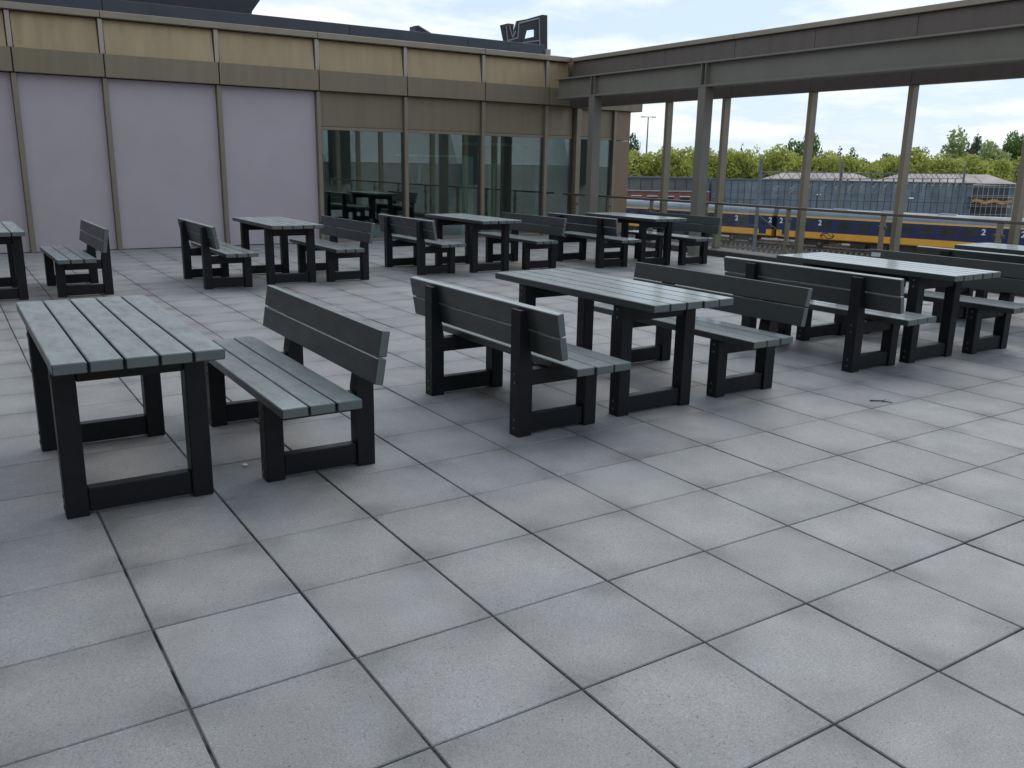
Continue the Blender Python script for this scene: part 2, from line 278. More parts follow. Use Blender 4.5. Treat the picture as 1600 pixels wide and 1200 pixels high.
def pymesh(v, f, m, smooth=False):
    me = bpy.data.meshes.new('piece'); me.from_pydata(v, [], f); me.materials.append(M[m]); me.update()
    if smooth:
        for p in me.polygons: p.use_smooth = True
    return me
def prism(poly, axis, a, b, m):
    """polygon extruded along an axis; poly gives the two other coordinates in x,y,z order"""
    bm = bmesh.new()
    def pt(p, t): return (t, p[0], p[1]) if axis == 'x' else (p[0], t, p[1]) if axis == 'y' else (p[0], p[1], t)
    A = [bm.verts.new(pt(p, a)) for p in poly]; Bv = [bm.verts.new(pt(p, b)) for p in poly]; n = len(poly)
    bm.faces.new(A); bm.faces.new(Bv[::-1])
    for i in range(n): bm.faces.new((A[i], Bv[i], Bv[(i + 1) % n], A[(i + 1) % n]))
    bmesh.ops.recalc_face_normals(bm, faces=bm.faces); bmesh.ops.triangulate(bm, faces=[f for f in bm.faces if len(f.verts) > 4])
    me = bpy.data.meshes.new('piece'); bm.to_mesh(me); bm.free(); me.materials.append(M[m]); return me
def tube_geo(p0, p1, r0, r1, n=8):
    p0, p1 = Vector(p0), Vector(p1); d = (p1 - p0).normalized(); a = d.orthogonal().normalized(); b = d.cross(a); v = []
    for p, r in ((p0, r0), (p1, r1)):
        for i in range(n):
            t = 2 * math.pi * i / n; v.append(tuple(p + a * (r * math.cos(t)) + b * (r * math.sin(t))))
    f = [(i, (i + 1) % n, n + (i + 1) % n, n + i) for i in range(n)] + [tuple(range(n))[::-1], tuple(range(n, 2 * n))]
    return v, f
def tubes(segs, m, n=6):
    V, F = [], []
    for s in segs:
        p0, p1, r = s[0], s[1], s[2]; r1 = s[3] if len(s) > 3 else r
        v, f = tube_geo(p0, p1, r, r1, n); k = len(V); V += v; F += [tuple(i + k for i in q) for q in f]
    return pymesh(V, F, m)
def text_mesh(s, size, m):
    cu = bpy.data.curves.new('digit', 'FONT'); cu.body = s; cu.size = size; cu.align_x = 'CENTER'; cu.extrude = 0.006; cu.offset = 0.018
    o = bpy.data.objects.new('digit_tmp', cu); COL.objects.link(o); bpy.context.view_layer.update()
    me = bpy.data.meshes.new_from_object(o.evaluated_get(bpy.context.evaluated_depsgraph_get())); bpy.data.objects.remove(o); bpy.data.curves.remove(cu)
    me.materials.clear(); me.materials.append(M[m]); return me
def to_px(p):
    d = Vector(p) - CAM; z = d.dot(RF)
    if z < 0.05: return None
    return (FPX * d.dot(RX) / z + 800, FPX * d.dot(RD) / z + 600, z)

# ------------------------------------------------------------------ terrace floor
FX0, FX1, FY0, FY1 = -8.0, 9.30, -10.0, 12.93
floor = tag(B('terrace_floor', FX0, FX1, FY0, FY1, -0.30, -0.007, 'grout', None, 0), kind='structure')
floor_c = Vector(floor.location)
tiles = []
i = FX0
cells = [(FX0 + 0.5 * a, FY0 + 0.5 * b) for a in range(35) for b in range(46)]
for (x, y) in cells:
    x1 = min(x + 0.5, FX1); y1 = min(y + 0.5, FY1)
    if x1 - x < 0.1 or y1 - y < 0.1: continue
    p = to_px(((x + x1) / 2, (y + y1) / 2, 0)); vis = p and -60 < p[0] < 1660 and 330 < p[1] < 1330
    area = (1.0 / p[2] ** 3) * (x1 - x) * (y1 - y) if vis else 0
    tiles.append((area, x, y, x1, y1))
tiles.sort(reverse=True)
def tile_geo(x, y, x1, y1, rng):
    gx, gy = 0.0032 + rng.random() * 0.0016, 0.0019 + rng.random() * 0.0015
    a, b, c, d = x + gx, y + gy, x1 - gx, y1 - gy; h = 0.0030; t = rng.uniform(-0.0012, 0.0012); s = rng.uniform(-.0012, .0012); u = rng.uniform(-.0012, .0012)
    z0, z1 = -0.05, [t, t + s, t + u, t + s + u]
    v = [(a, b, z0), (c, b, z0), (c, d, z0), (a, d, z0)]
    top = [(a, b), (c, b), (c, d), (a, d)]; zt = [z1[0], z1[1], z1[3], z1[2]]
    v += [(p[0], p[1], zt[k] - h) for k, p in enumerate(top)]
    ins = [(a + h, b + h), (c - h, b + h), (c - h, d - h), (a + h, d - h)]
    v += [(p[0], p[1], zt[k]) for k, p in enumerate(ins)]
    f = []
    for k in range(4):
        n2 = (k + 1) % 4; f += [(k, n2, 4 + n2, 4 + k), (4 + k, 4 + n2, 8 + n2, 8 + k)]
    f.append((8, 9, 10, 11)); return v, f
rng = random.Random(3)
variants = []
for k in range(14):
    v, f = tile_geo(-0.25, -0.25, 0.25, 0.25, rng); variants.append(pymesh(v, f, 'tile'))
V, F = [], []
cnt = 0
for area, x, y, x1, y1 in tiles:
    full = (x1 - x) > 0.499 and (y1 - y) > 0.499
    if cnt < 298 and area > 0 and full:
        o = link('paving_tile', variants[rng.randrange(14)], floor, (x + 0.25 - floor_c.x, y + 0.25 - floor_c.y, -floor_c.z), (0, 0, rng.uniform(-0.0018, 0.0018))); cnt += 1
    else:
        v, f = tile_geo(x, y, x1, y1, rng); k = len(V); V += [(p[0] - floor_c.x, p[1] - floor_c.y, p[2] - floor_c.z) for p in v]; F += [tuple(q + k for q in g) for g in f]
tag(link('paving_tiles', pymesh(V, F, 'tile_far'), floor), kind='stuff')
tag(B('podium', FX0, 9.78, -10.0, 26.0, -8.3, -0.304, 'concrete', None, 0), kind='structure')

# ------------------------------------------------------------------ building along the far side of the terrace
bld = thing('terrace_building', 'low bronze clad building with lilac grey boards and dark windows behind the terrace', 'building', (0, 12.9, 0))
def P(name, x0, x1, y0, y1, z0, z1, m, c=0.003, parent=None):
    par = parent or bld; off = Vector((0, 12.9, 0))
    if parent: off = off + Vector(parent.location)
    return link(name, cbox(x1 - x0, y1 - y0, z1 - z0, m, c), par, ((x0 + x1) / 2 - off.x, (y0 + y1) / 2 - off.y, (z0 + z1) / 2 - off.z))
MX = [-8.0, -6.05, -4.30, -2.52, -0.725, 0.535, 2.295, 4.04, 5.775, 7.49, 9.04]
EXT = [9.04, 9.86, 10.90, 11.37]
# mullions, boards, band, upper panels
for k, x in enumerate(MX):
    P('mullion', x - 0.036, x + 0.036, 12.845, 13.02, 0.0, 2.688, 'mullion')
    P('upper_strip', x - 0.034, x + 0.034, 12.850, 12.93, 3.052, 3.565, 'bronze_strip')
P('band_backing', -8.2, 9.62, 12.93, 13.1, 2.70, 3.60, 'gap', 0)
allx = MX + [9.60]
for a, b in zip(allx[:-1], allx[1:]):
    P('band_panel', a + 0.008, b - 0.008, 12.78, 12.925, 2.700, 3.045, 'bronze', 0.004)
    if b - a > 0.3:
        # the gold panels lean back a little
        me = prism([(12.866 - 12.9, 3.052), (12.93 - 12.9, 3.052), (12.96 - 12.9, 3.562), (12.925 - 12.9, 3.562)], 'x', a + 0.048, b - (0.048 if b < 9.5 else 0.0), 'bronze_gold'); link('upper_panel', me, bld)
for a, b in zip([-8.2, -4.3, 0.535, 4.04, 7.49], [-4.3, 0.535, 4.04, 7.49, 9.62]):
    P('roof_cap', a + 0.003, b - 0.003, 12.79, 13.30, 3.575, 3.672, 'bronze_cap', 0.005)
for a, b in zip(MX[:7], MX[1:8]):
    P('wall_board', a + 0.040, b - 0.040, 12.935, 12.99, 0.012, 2.69, 'board', 0.003)
P('wall_core', -8.2, 4.03, 13.03, 13.2, 0, 3.5, 'gap', 0)
# glazed bays
bays = [(4.04, 5.775), (5.775, 7.49), (7.49, 9.04), (9.04, 9.80), (9.92, 10.90)]
for a, b in bays:
    P('spandrel_panel', a + 0.038, b - 0.038, 12.915, 12.96, 2.095, 2.695 if a < 9.5 else 2.66, 'bronze', 0.003)
    w = link('window', cbox(b - a - 0.076, 0.05, 0.055, 'mullion', 0.003), bld, ((a + b) / 2, 0.03, 2.062))       # head of the frame
    P('frame_sill', a + 0.038, b - 0.038, 12.90, 12.96, 0.0, 0.055, 'mullion', 0.003, w)
    for xx in (a + 0.038, b - 0.066): P('frame_side', xx, xx + 0.028, 12.91, 12.955, 0.056, 2.033, 'inner_dark', 0.002, w)
    P('pane', a + 0.067, b - 0.067, 12.93, 12.942, 0.056, 2.033, 'glass', 0, w)
# stretch of the same front beyond the terrace screen
P('corner_post', 9.80, 9.92, 12.80, 12.99, 0.0, 2.66, 'mullion'); P('mullion', 10.865, 10.935, 12.845, 13.02, 0, 2.66, 'mullion')
P('corner_pier', 10.945, 11.37, 12.90, 13.3, 0.0, 2.03, 'pier', 0.004); P('corner_pier', 10.945, 11.37, 12.90, 13.3, 2.04, 2.66, 'pier', 0.004)
P('band_panel', 9.80, 11.60, 12.78, 13.4, 2.665, 3.045, 'bronze', 0.004); P('roof_cap', 9.80, 11.50, 12.80, 13.4, 3.575, 3.66, 'bronze_cap')
P('upper_wall', 9.80, 11.45, 12.88, 13.4, 3.046, 3.574, 'bronze', 0.003)
P('side_wall', 11.25, 11.37, 13.301, 21.0, 0.0, 3.55, 'bronze', 0.003)
# inside of the glazed room
P('room_floor', 4.05, 11.24, 13.03, 20.0, -0.05, 0.0, 'inner_floor', 0); P('room_ceiling', 4.05, 11.24, 13.11, 20.0, 2.62, 2.69, 'inner_wall', 0)
P('room_back_wall', 4.05, 11.24, 20.0, 20.15, 0, 2.62, 'inner_wall', 0); P('room_side_wall', 4.04, 4.12, 13.21, 20.0, 0, 2.62, 'inner_wall', 0)
for x, y in ((4.9, 15.4), (6.1, 17.5), (7.6, 15.2), (8.7, 18.0), (9.9, 15.4)): P('room_column', x - .14, x + .14, y - .14, y + .14, 0, 2.615, 'inner_wall', 0.01)
for x in (7.13, 7.20, 7.27, 7.34): P('blind_fold', x - 0.033, x + 0.033, 13.03, 13.11, 0.02, 1.62, 'teal', 0.012)
for x in (4.35, 4.42, 5.1): P('blind_fold', x - 0.033, x + 0.033, 13.03, 13.11, 0.02, 0.42, 'teal', 0.012)
for x in (8.15, 8.23, 9.35, 10.5): P('blind_fold', x - 0.036, x + 0.036, 13.6, 13.7, 0.02, 1.5, 'teal', 0.012)
P('room_lintel', 5.8, 7.45, 13.4, 13.46, 1.60, 1.64, 'teal', 0.004); P('room_lintel', 7.5, 9.7, 13.8, 13.86, 1.86, 1.92, 'teal', 0.004)
for a in range(8): P('added_wing_panel', -8.42, -8.22, -10.0 + a * 2.85 + 0.01, -10.0 + a * 2.85 + 2.84, 0, 12.0, 'bronze', 0.004)  # out-of-view tall wing, added to shade the terrace from the left
P('roof_deck', -8.2, 11.25, 13.31, 25.9, 3.45, 3.57, 'roofing', 0)
# slate parapet standing back on the roof
for a, b in ((-8.0, -3.5), (-3.5, 0.85), (0.85, 5.35), (5.35, 8.05), (8.05, 10.06)):
    P('parapet_panel', a + 0.004, b - 0.004, 14.45, 14.62, 3.572, 4.105, 'slate', 0.005)
P('parapet_end', 10.064, 10.19, 14.40, 14.70, 3.572, 4.02, 'concrete', 0.004)

# roof sign seen from behind
def zx8(px, py): return (620 + px / 6.154, py / 6.154)
def at_y(u, v, y):
    d = RX * ((u - 800) / FPX) + RD * ((v - 600) / FPX) + RF; t = (y - CAM.y) / d.y; return CAM + d * t
SY = 16.0
sign = thing('roof_sign_letters', 'dark block sign letters with pale outline standing on the roof, seen from behind', 'sign', (10.5, SY, 3.57))
outl = [(1003, 240), (1070, 224), (1128, 232), (1112, 358), (1160, 200), (1255, 182), (1400, 141), (1448, 146), (1448, 520), (1232, 480), (1240, 370), (1330, 350), (1330, 282), (1250, 292), (1205, 480), (1048, 460)]
pts = [at_y(*zx8(*q), SY) for q in outl]
link('letter_body', prism([(p.x - 10.5, p.z - 3.57) for p in pts], 'y', 0, 0.06, 'sign_dark'), sign)
trim = [[(1048, 250), (1062, 395), (1160, 365), (1170, 225), (1365, 178), (1370, 440)], [(1235, 408), (1366, 392)], [(1075, 240), (1108, 360), (1140, 300)]]
for tl_ in trim:
    q = [at_y(*zx8(*t), SY) for t in tl_]
    link('letter_trim', tubes([((a.x - 10.5, -0.012, a.z - 3.57), (b.x - 10.5, -0.012, b.z - 3.57), 0.017) for a, b in zip(q[:-1], q[1:])], 'sign_trim', 6), sign)
s2 = thing('roof_sign_letter', 'tip of a dark sign letter just showing above the slate parapet', 'sign', (7.8, SY, 3.57))
pts = [at_y(*zx8(*q), SY) for q in [(180, 246), (205, 248), (345, 330), (380, 420), (180, 420)]]
link('letter_body', prism([(p.x - 7.8, p.z - 3.57) for p in pts], 'y', 0, 0.3, 'sign_dark'), s2)
pts = [at_y(*zx8(*q), SY) for q in [(207, 244), (345, 328), (330, 332), (200, 252)]]
link('letter_trim', prism([(p.x - 7.8, p.z - 3.57 + 0.004) for p in pts], 'y', -0.01, 0.3, 'sign_trim'), s2)
hood = thing('roof_hood', 'black angular hood on the roof at the top edge of the picture', 'roof hood', (2.5, 17.0, 3.57))
link('hood_body', prism([(-6.0, 0.0), (1.40, 0.0), (1.72, 0.98), (2.3, 1.75), (-6.0, 1.75)], 'y', 0.0, 3.0, 'sign_dark'), hood)
for x in (-1.45, 0.02, 1.05): link('hood_bracket', cbox(0.03, 0.03, 0.28, 'sign_trim', 0.003), hood, (x, -0.6, 0.62 if x < 1 else 0.66))

# ------------------------------------------------------------------ screen along the right side
scr = thing('terrace_screen', 'dark brown clad beam on slim mullions along the railway side of the terrace', 'screen', (9.7, 4.0, 0))
def S(name, x0, x1, y0, y1, z0, z1, m, c=0.004, par=None):
    par = par or scr; o = par.location
    return link(name, cbox(x1 - x0, y1 - y0, z1 - z0, m, c), par, ((x0 + x1) / 2 - o.x, (y0 + y1) / 2 - o.y, (z0 + z1) / 2 - o.z))
ys = [12.77, 9.95, 8.25, 6.62, 4.92, 3.22, 1.5, -0.2, -1.9, -3.6]
for a, b in zip(ys[1:], ys[:-1]):
    S('fascia_panel', 9.62, 9.80, a + 0.003, b - 0.003, 2.655, 3.57, 'screen_brown', 0.004)
for a, b in zip([-3.6, 3.22, 8.25], [3.22, 8.25, 12.78]): S('fascia_cap', 9.56, 9.88, a + 0.002, b - 0.002, 3.575, 3.655, 'bronze_cap', 0.006)
S('fascia_core', 9.802, 9.86, -3.6, 12.77, 2.70, 3.57, 'gap', 0)
for y in (9.86, 8.43, 6.62, 4.92, 3.24, 1.5, -0.2): S('mullion', 9.64, 9.78, y - 0.038, y + 0.038, 0.102, 2.652, 'mullion', 0.004)
S('kerb', 9.32, 9.80, -10, 12.77, -0.2, 0.10, 'kerb', 0.01)
portal = thing('steel_portal', 'grey steel I beam on two square columns in front of the brown screen', 'steel frame', (9.12, 5.0, 0))
def Q(*a, **k): return S(*a, par=portal, **k)
Q('beam_web', 9.105, 9.135, -3.6, 12.55, 2.825, 3.165, 'steel', 0.002)
Q('beam_flange', 9.02, 9.22, -3.6, 12.56, 2.790, 2.824, 'steel', 0.003); Q('beam_flange', 9.02, 9.22, -3.6, 12.56, 3.166, 3.190, 'steel', 0.003)
for y in (11.33, 8.35):
    Q('column', 9.02, 9.22, y - 0.085, y + 0.085, 0.0, 2.789, 'steel', 0.006)
    for dy_ in (-0.05, 0.05): Q('stiffener', 9.025, 9.104, y + dy_ - 0.008, y + dy_ + 0.008, 2.826, 3.164, 'steel', 0.001)
    Q('base_plate', 8.97, 9.27, y - 0.14, y + 0.14, 0.0005, 0.015, 'steel', 0.002)
rail = thing('railing', 'dark handrail on short posts with clear panes in front of the screen', 'railing', (9.46, 4.0, 0))
def H(*a, **k): return S(*a, par=rail, **k)
H('handrail', 9.43, 9.49, -3.6, 12.74, 0.865, 0.905, 'rail_metal', 0.006)
py_ = [12.3, 11.2, 9.92, 8.49, 6.68, 4.98, 3.30, 1.5, -0.2, -1.9]
for y in py_:
    po = H('post', 9.44, 9.48, y - 0.035, y + 0.035, 0.10, 0.864, 'mullion', 0.003)
    for z in (0.30, 0.70):
        for s in (-1, 1): link('clamp', cbox(0.05, 0.03, 0.04, 'bolt', 0.004), po, (-0.002, s * 0.05, z - 0.482))
for a, b in zip(py_[1:], py_[:-1]):
    H('pane', 9.455, 9.465, a + 0.06, b - 0.06, 0.14, 0.84, 'clear', 0)

# ------------------------------------------------------------------ tables and benches
FRY = (-0.515, 0.515)
def bolts(parent, pts, sx):
    for (x, y, z) in pts: link('bolt', BOLT, parent, (x, y, z), (0, sx * math.pi / 2, 0))
v, f = tube_geo((0, 0, -0.004), (0, 0, 0.003), 0.010, 0.008, 8); BOLT = pymesh(v, f, 'bolt')
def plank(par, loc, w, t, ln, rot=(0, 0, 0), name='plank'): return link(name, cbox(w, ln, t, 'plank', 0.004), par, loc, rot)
def table(label, x0, yf, group, rz=0.0, detail=True):
    rz += random.uniform(-0.008, 0.008)
    t = thing('picnic_table', label, 'table', (x0 + 0.305, yf + 0.56, 0), rz, group)
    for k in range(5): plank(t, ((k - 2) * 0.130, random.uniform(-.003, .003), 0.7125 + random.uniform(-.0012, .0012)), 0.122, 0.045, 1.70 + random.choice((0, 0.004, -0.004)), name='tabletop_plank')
    for y in FRY:
        for s in (-1, 1):
            l = link('leg', cbox(0.09, 0.09, 0.689, 'black', 0.005), t, (s * 0.26, y, 0.3450))
            if detail: bolts(l, [(s * 0.045, 0, -0.345 + z) for z in (0.045, 0.095, 0.615, 0.665)], 1)
        link('cross_rail', cbox(0.428, 0.062, 0.105, 'black', 0.005), t, (0, y, 0.0665)); link('cross_rail', cbox(0.428, 0.062, 0.100, 'black', 0.005), t, (0, y, 0.6385))
    if detail: link('bolt', BOLT, t, (0.0, FRY[0] - 0.032, 0.672), (math.pi / 2, 0, 0))
    link('stringer', cbox(0.06, 0.966, 0.075, 'black', 0.004), t, (0, 0, 0.652))
    return t
BACKPOST = prism([(-0.045, 0), (0.045, 0), (0.045, 0.722), (0.008, 0.722), (-0.045, 0.40)], 'y', -0.045, 0.045, 'black')
LEAN = math.atan2(0.053, 0.322)
def bench(label, x0, yf, back, group, rz=0.0, detail=True, sticker=False):
    """back = +1: backrest on the high-x side"""
    rz += random.uniform(-0.009, 0.009)
    t = thing('picnic_bench', label, 'bench', (x0 + 0.2775, yf + 0.56, 0), rz + (0 if back > 0 else math.pi), group)
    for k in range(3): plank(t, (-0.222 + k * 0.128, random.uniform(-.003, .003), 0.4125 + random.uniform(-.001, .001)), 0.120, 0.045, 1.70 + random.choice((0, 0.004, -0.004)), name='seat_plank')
    for k in range(2):
        zc = 0.553 + k * 0.1295; xc = 0.1875 + (zc - 0.40) * 0.053 / 0.322 - 0.0245
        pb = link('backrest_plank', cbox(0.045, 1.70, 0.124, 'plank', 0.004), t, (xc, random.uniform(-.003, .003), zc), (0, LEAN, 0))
        if sticker and k == 1: link('sticker', cbox(0.0015, 0.10, 0.04, 'sticker', 0), pb, (-0.0235, 0.77, 0.012))
    for y in FRY:
        l = link('leg', cbox(0.09, 0.09, 0.389, 'black', 0.005), t, (-0.2325, y, 0.195)); p = link('back_post', BACKPOST, t, (0.2325, y, 0.0005))
        if detail:
            bolts(l, [(-0.045, 0, -0.195 + z) for z in (0.045, 0.095, 0.31, 0.36)], 1); bolts(p, [(0.045, 0, z) for z in (0.045, 0.095, 0.31, 0.36)], 1)
        link('cross_rail', cbox(0.373, 0.062, 0.105, 'black', 0.005), t, (0, y, 0.0665)); link('cross_rail', cbox(0.373, 0.062, 0.095, 'black', 0.005), t, (0, y, 0.3385))
    return t
G1, G2, G3, G4 = 'tables in the front row', 'benches in the front row', 'tables in the row near the building', 'benches in the row near the building'
table('nearest grey plank table with black legs at the left of the front row', -1.62, 1.115, G1)
bench('nearest grey plank bench right beside the nearest table, backrest on its right', -0.755, 1.125, 1, G2)
bench('front row bench seen from behind, left of the second front row table', 0.665, 1.12, -1, G2)
table('second front row table from the left, between two facing benches', 1.42, 1.16, G1)
bench('front row bench right of the second table, with light showing between its backrest planks', 2.29, 1.19, 1, G2)
bench('front row bench seen from behind, left of the third front row table', 3.75, 1.21, -1, G2)
table('third front row table, with pale shining top, in front of the train', 4.45, 1.19, G1)
bench('front row bench with a small pale sticker on its backrest, right of the third table', 5.26, 1.14, 1, G2, sticker=True)
bench('front row bench behind the one with the sticker, only its backrest showing', 6.50, 1.16, -1, G2, detail=False)
table('farthest right front row table, only a sliver of pale top showing at the picture edge', 7.25, 1.16, G1, detail=False)
table('back row table cut off by the left edge of the picture', -1.825, 7.76, G3, detail=False)
bench('leftmost bench of the back row, alone in front of the lilac boards', -0.935, 7.76, 1, G4, detail=False)
bench('back row bench seen from behind, left of the table before the lilac boards', 0.61, 7.70, -1, G4, detail=False)
table('back row table before the lilac boards, just left of the first window', 1.385, 7.78, G3, detail=False)
bench('back row bench before the left edge of the first window', 2.13, 7.72, 1, G4, detail=False)
bench('back row bench seen from behind, before the mullion between first and second windows', 3.48, 7.84, -1, G4, detail=False)
table('back row table before the second window', 4.27, 7.77, G3, detail=False)
bench('back row bench before the third window, right of the middle back row table', 5.15, 7.76, 1, G4, detail=False)
bench('back row bench seen from behind, left of the back row table nearest the railing', 6.27, 7.45, -1, G4, detail=False)
table('back row table nearest the railing, right of the first steel column', 7.00, 7.35, G3, detail=False)
bench('back row bench nearest the railing, in front of the second steel column', 7.72, 7.22, 1, G4, detail=False)

# small litter
tw = tag(link('twig', tubes([((0, 0, 0.006), (0.07, 0.012, 0.008), 0.005, 0.004), ((0.07, 0.012, 0.008), (0.14, 0.0, 0.006), 0.004, 0.003), ((0.07, 0.012, 0.008), (0.10, 0.04, 0.012), 0.003, 0.002)], 'twig', 6), None, (3.15, 0.62, 0.0), (0, 0, -0.9)), 'thin dark twig lying on the paving right of centre', 'twig')
me = bpy.data.meshes.new('piece'); bm = bmesh.new(); bmesh.ops.create_icosphere(bm, subdivisions=2, radius=0.013)
for vv in bm.verts: vv.co *= random.uniform(0.6, 1.3); vv.co.z *= 0.5
bm.to_mesh(me); bm.free(); me.materials.append(M['litter'])
tag(link('paper_scrap', me, None, (-0.78, 1.42, 0.006)), 'small white scrap lying between the nearest table and bench', 'litter')
tag(link('paper_scrap', me, None, (4.97, 6.86, 0.006), (0, 0, 1), (1.5, 1.2, 1)), 'small white scrap on the paving in the gap before the back row', 'litter')
tag(link('paper_scrap', me, None, (4.35, 0.05, 0.006), (0, 0, 2), (0.9, 0.9, 0.8)), 'tiny pale scrap on the open paving at the right', 'litter')

# cleaning trolley behind the second window
ct = thing('cleaning_trolley', 'dark cleaning trolley with upright broom handles behind the second window', 'trolley', (6.45, 13.75, 0))
sack = []
prof = [(0.0, 0.30), (0.15, 0.33), (0.5, 0.34), (0.8, 0.30), (1.0, 0.20), (1.08, 0.08)]
V, F = [], []
for z, r in prof:
    for k in range(14):
        a = 2 * math.pi * k / 14; rr = r * (1 + 0.08 * math.sin(3 * a + z * 5)); V.append((rr * math.cos(a), rr * 0.8 * math.sin(a), z))
for j in range(len(prof) - 1):
    for k in range(14): F.append((j * 14 + k, j * 14 + (k + 1) % 14, (j + 1) * 14 + (k + 1) % 14, (j + 1) * 14 + k))
F.append(tuple(range((len(prof) - 1) * 14, len(prof) * 14)))
link('sack', pymesh(V, F, 'sign_dark', True), ct); link('broom_handle', tubes([((-0.05, 0, 0.9), (-0.20, 0.0, 1.5), 0.014)], 't_cream'), ct)
link('broom_handle', tubes([((0.03, 0, 0.9), (0.07, 0.0, 1.48), 0.03)], 'white'), ct)

# ------------------------------------------------------------------ what lies behind the viewer and shows in the windows
hall = thing('station_hall', 'pale sloped roofed hall mirrored in the terrace windows', 'building', (4, -21, -8.2))
link('hall_wall', cbox(70, 10, 9.6, 'concrete', 0), hall, (0, 0, 4.8))
link('added_hall_upper', cbox(70, 5, 18.0, 'concrete', 0), hall, (0, -7.6, 9.0))  # tall mass added behind the hall to block sky light from the back
for k in range(9):
    x = -32 + k * 8
    link('roof_shed', prism([(x - 3.6, 9.62), (x + 3.6, 9.62), (x + 2.4, 13.4), (x - 1.0, 13.4)], 'y', -4.5, 4.5, 'pale_roof'), hall)
    link('hall_column', cbox(1.0, 0.6, 5.0, 'inner_dark', 0.02), hall, (x + 4.0, 5.4, 11.0))
low = tag(B('terrace_wall', FX0, 9.3, -10.4, -10.003, -0.3, 1.05, 'concrete', None, 0.01), 'low grey wall closing the terrace behind the viewer, seen mirrored in the windows', 'wall')

# ------------------------------------------------------------------ railway
GZ = -8.2; RZ = -7.42
tag(link('ground', pymesh([(-1800, -1800, GZ), (1800, -1800, GZ), (1800, 1800, GZ), (-1800, 1800, GZ)], [(0, 1, 2, 3)], 'ground')), kind='structure')
NV = Vector((0.9620, 0.2733, 0)); DV = Vector((-0.2733, 0.9620, 0)); TRZ = math.atan2(DV.y, DV.x)   # local x runs along the track
def tp(s, n, z): return NV * n + DV * s + Vector((0, 0, z))
q = [tp(-260, 64, GZ + 0.32), tp(420, 64, GZ + 0.32), tp(420, 117, GZ + 0.32), tp(-260, 117, GZ + 0.32)]
tag(link('track_bed', pymesh([tuple(p) for p in q], [(0, 3, 2, 1)], 'ballast')), kind='structure')
names = ['track closest to the terrace', 'track in front of the catenary masts', 'empty track between the masts and the train', 'track under the blue and yellow train', 'track behind the train']
for k, n in enumerate((76.0, 82.0, 92.6, 99.15, 104.5)):
    tr = thing('railway_track', 'rusty railway ' + names[k], 'railway track', tp(20, n, GZ + 0.32), TRZ, 'railway tracks')
    for s in (-1, 1): link('rail', cbox(280, 0.075, 0.16, 'rust', 0.01), tr, (0, s * 0.75, 0.30))
    V, F = [], []
    for j in range(230):
        x = -70 + j * 0.65; c0 = len(V)
        for (a, b, c_) in [(-.12, -1.3, .0), (.12, -1.3, .0), (.12, 1.3, .0), (-.12, 1.3, .0), (-.12, -1.3, .21), (.12, -1.3, .21), (.12, 1.3, .21), (-.12, 1.3, .21)]: V.append((x + a, b, c_))
        F += [tuple(c0 + i_ for i_ in g) for g in ((0, 3, 2, 1), (4, 5, 6, 7), (0, 1, 5, 4), (1, 2, 6, 5), (2, 3, 7, 6), (3, 0, 4, 7))]
    tag(link('sleepers', pymesh(V, F, 'sleeper'), tr), kind='stuff')

DIG = text_mesh('2', 0.85, 'white')
def zig(dx_, dy_):
    p = [(-0.75, 0.0), (-0.50, 0.27), (-0.05, 0.27), (0.18, -0.02), (0.46, -0.02)]
    return p
def logo():
    segs = []
    up = [(-0.80, 0.02), (-0.52, 0.27), (0.02, 0.27), (0.34, -0.05), (0.60, -0.05), (0.80, 0.06)]
    dn = [(-x, -y) for x, y in up]
    for path in (up, dn): segs += [((a[0], 0, a[1]), (b[0], 0, b[1]), 0.052) for a, b in zip(path[:-1], path[1:])]
    segs += [((0.50, 0, 0.28), (0.83, 0, 0.05), 0.05), ((-0.50, 0, -0.28), (-0.83, 0, -0.05), 0.05)]
    me = tubes(segs, 'sign_dark', 6)
    for v_ in me.vertices: v_.co.y *= 0.2
    return me
LOGO = logo()
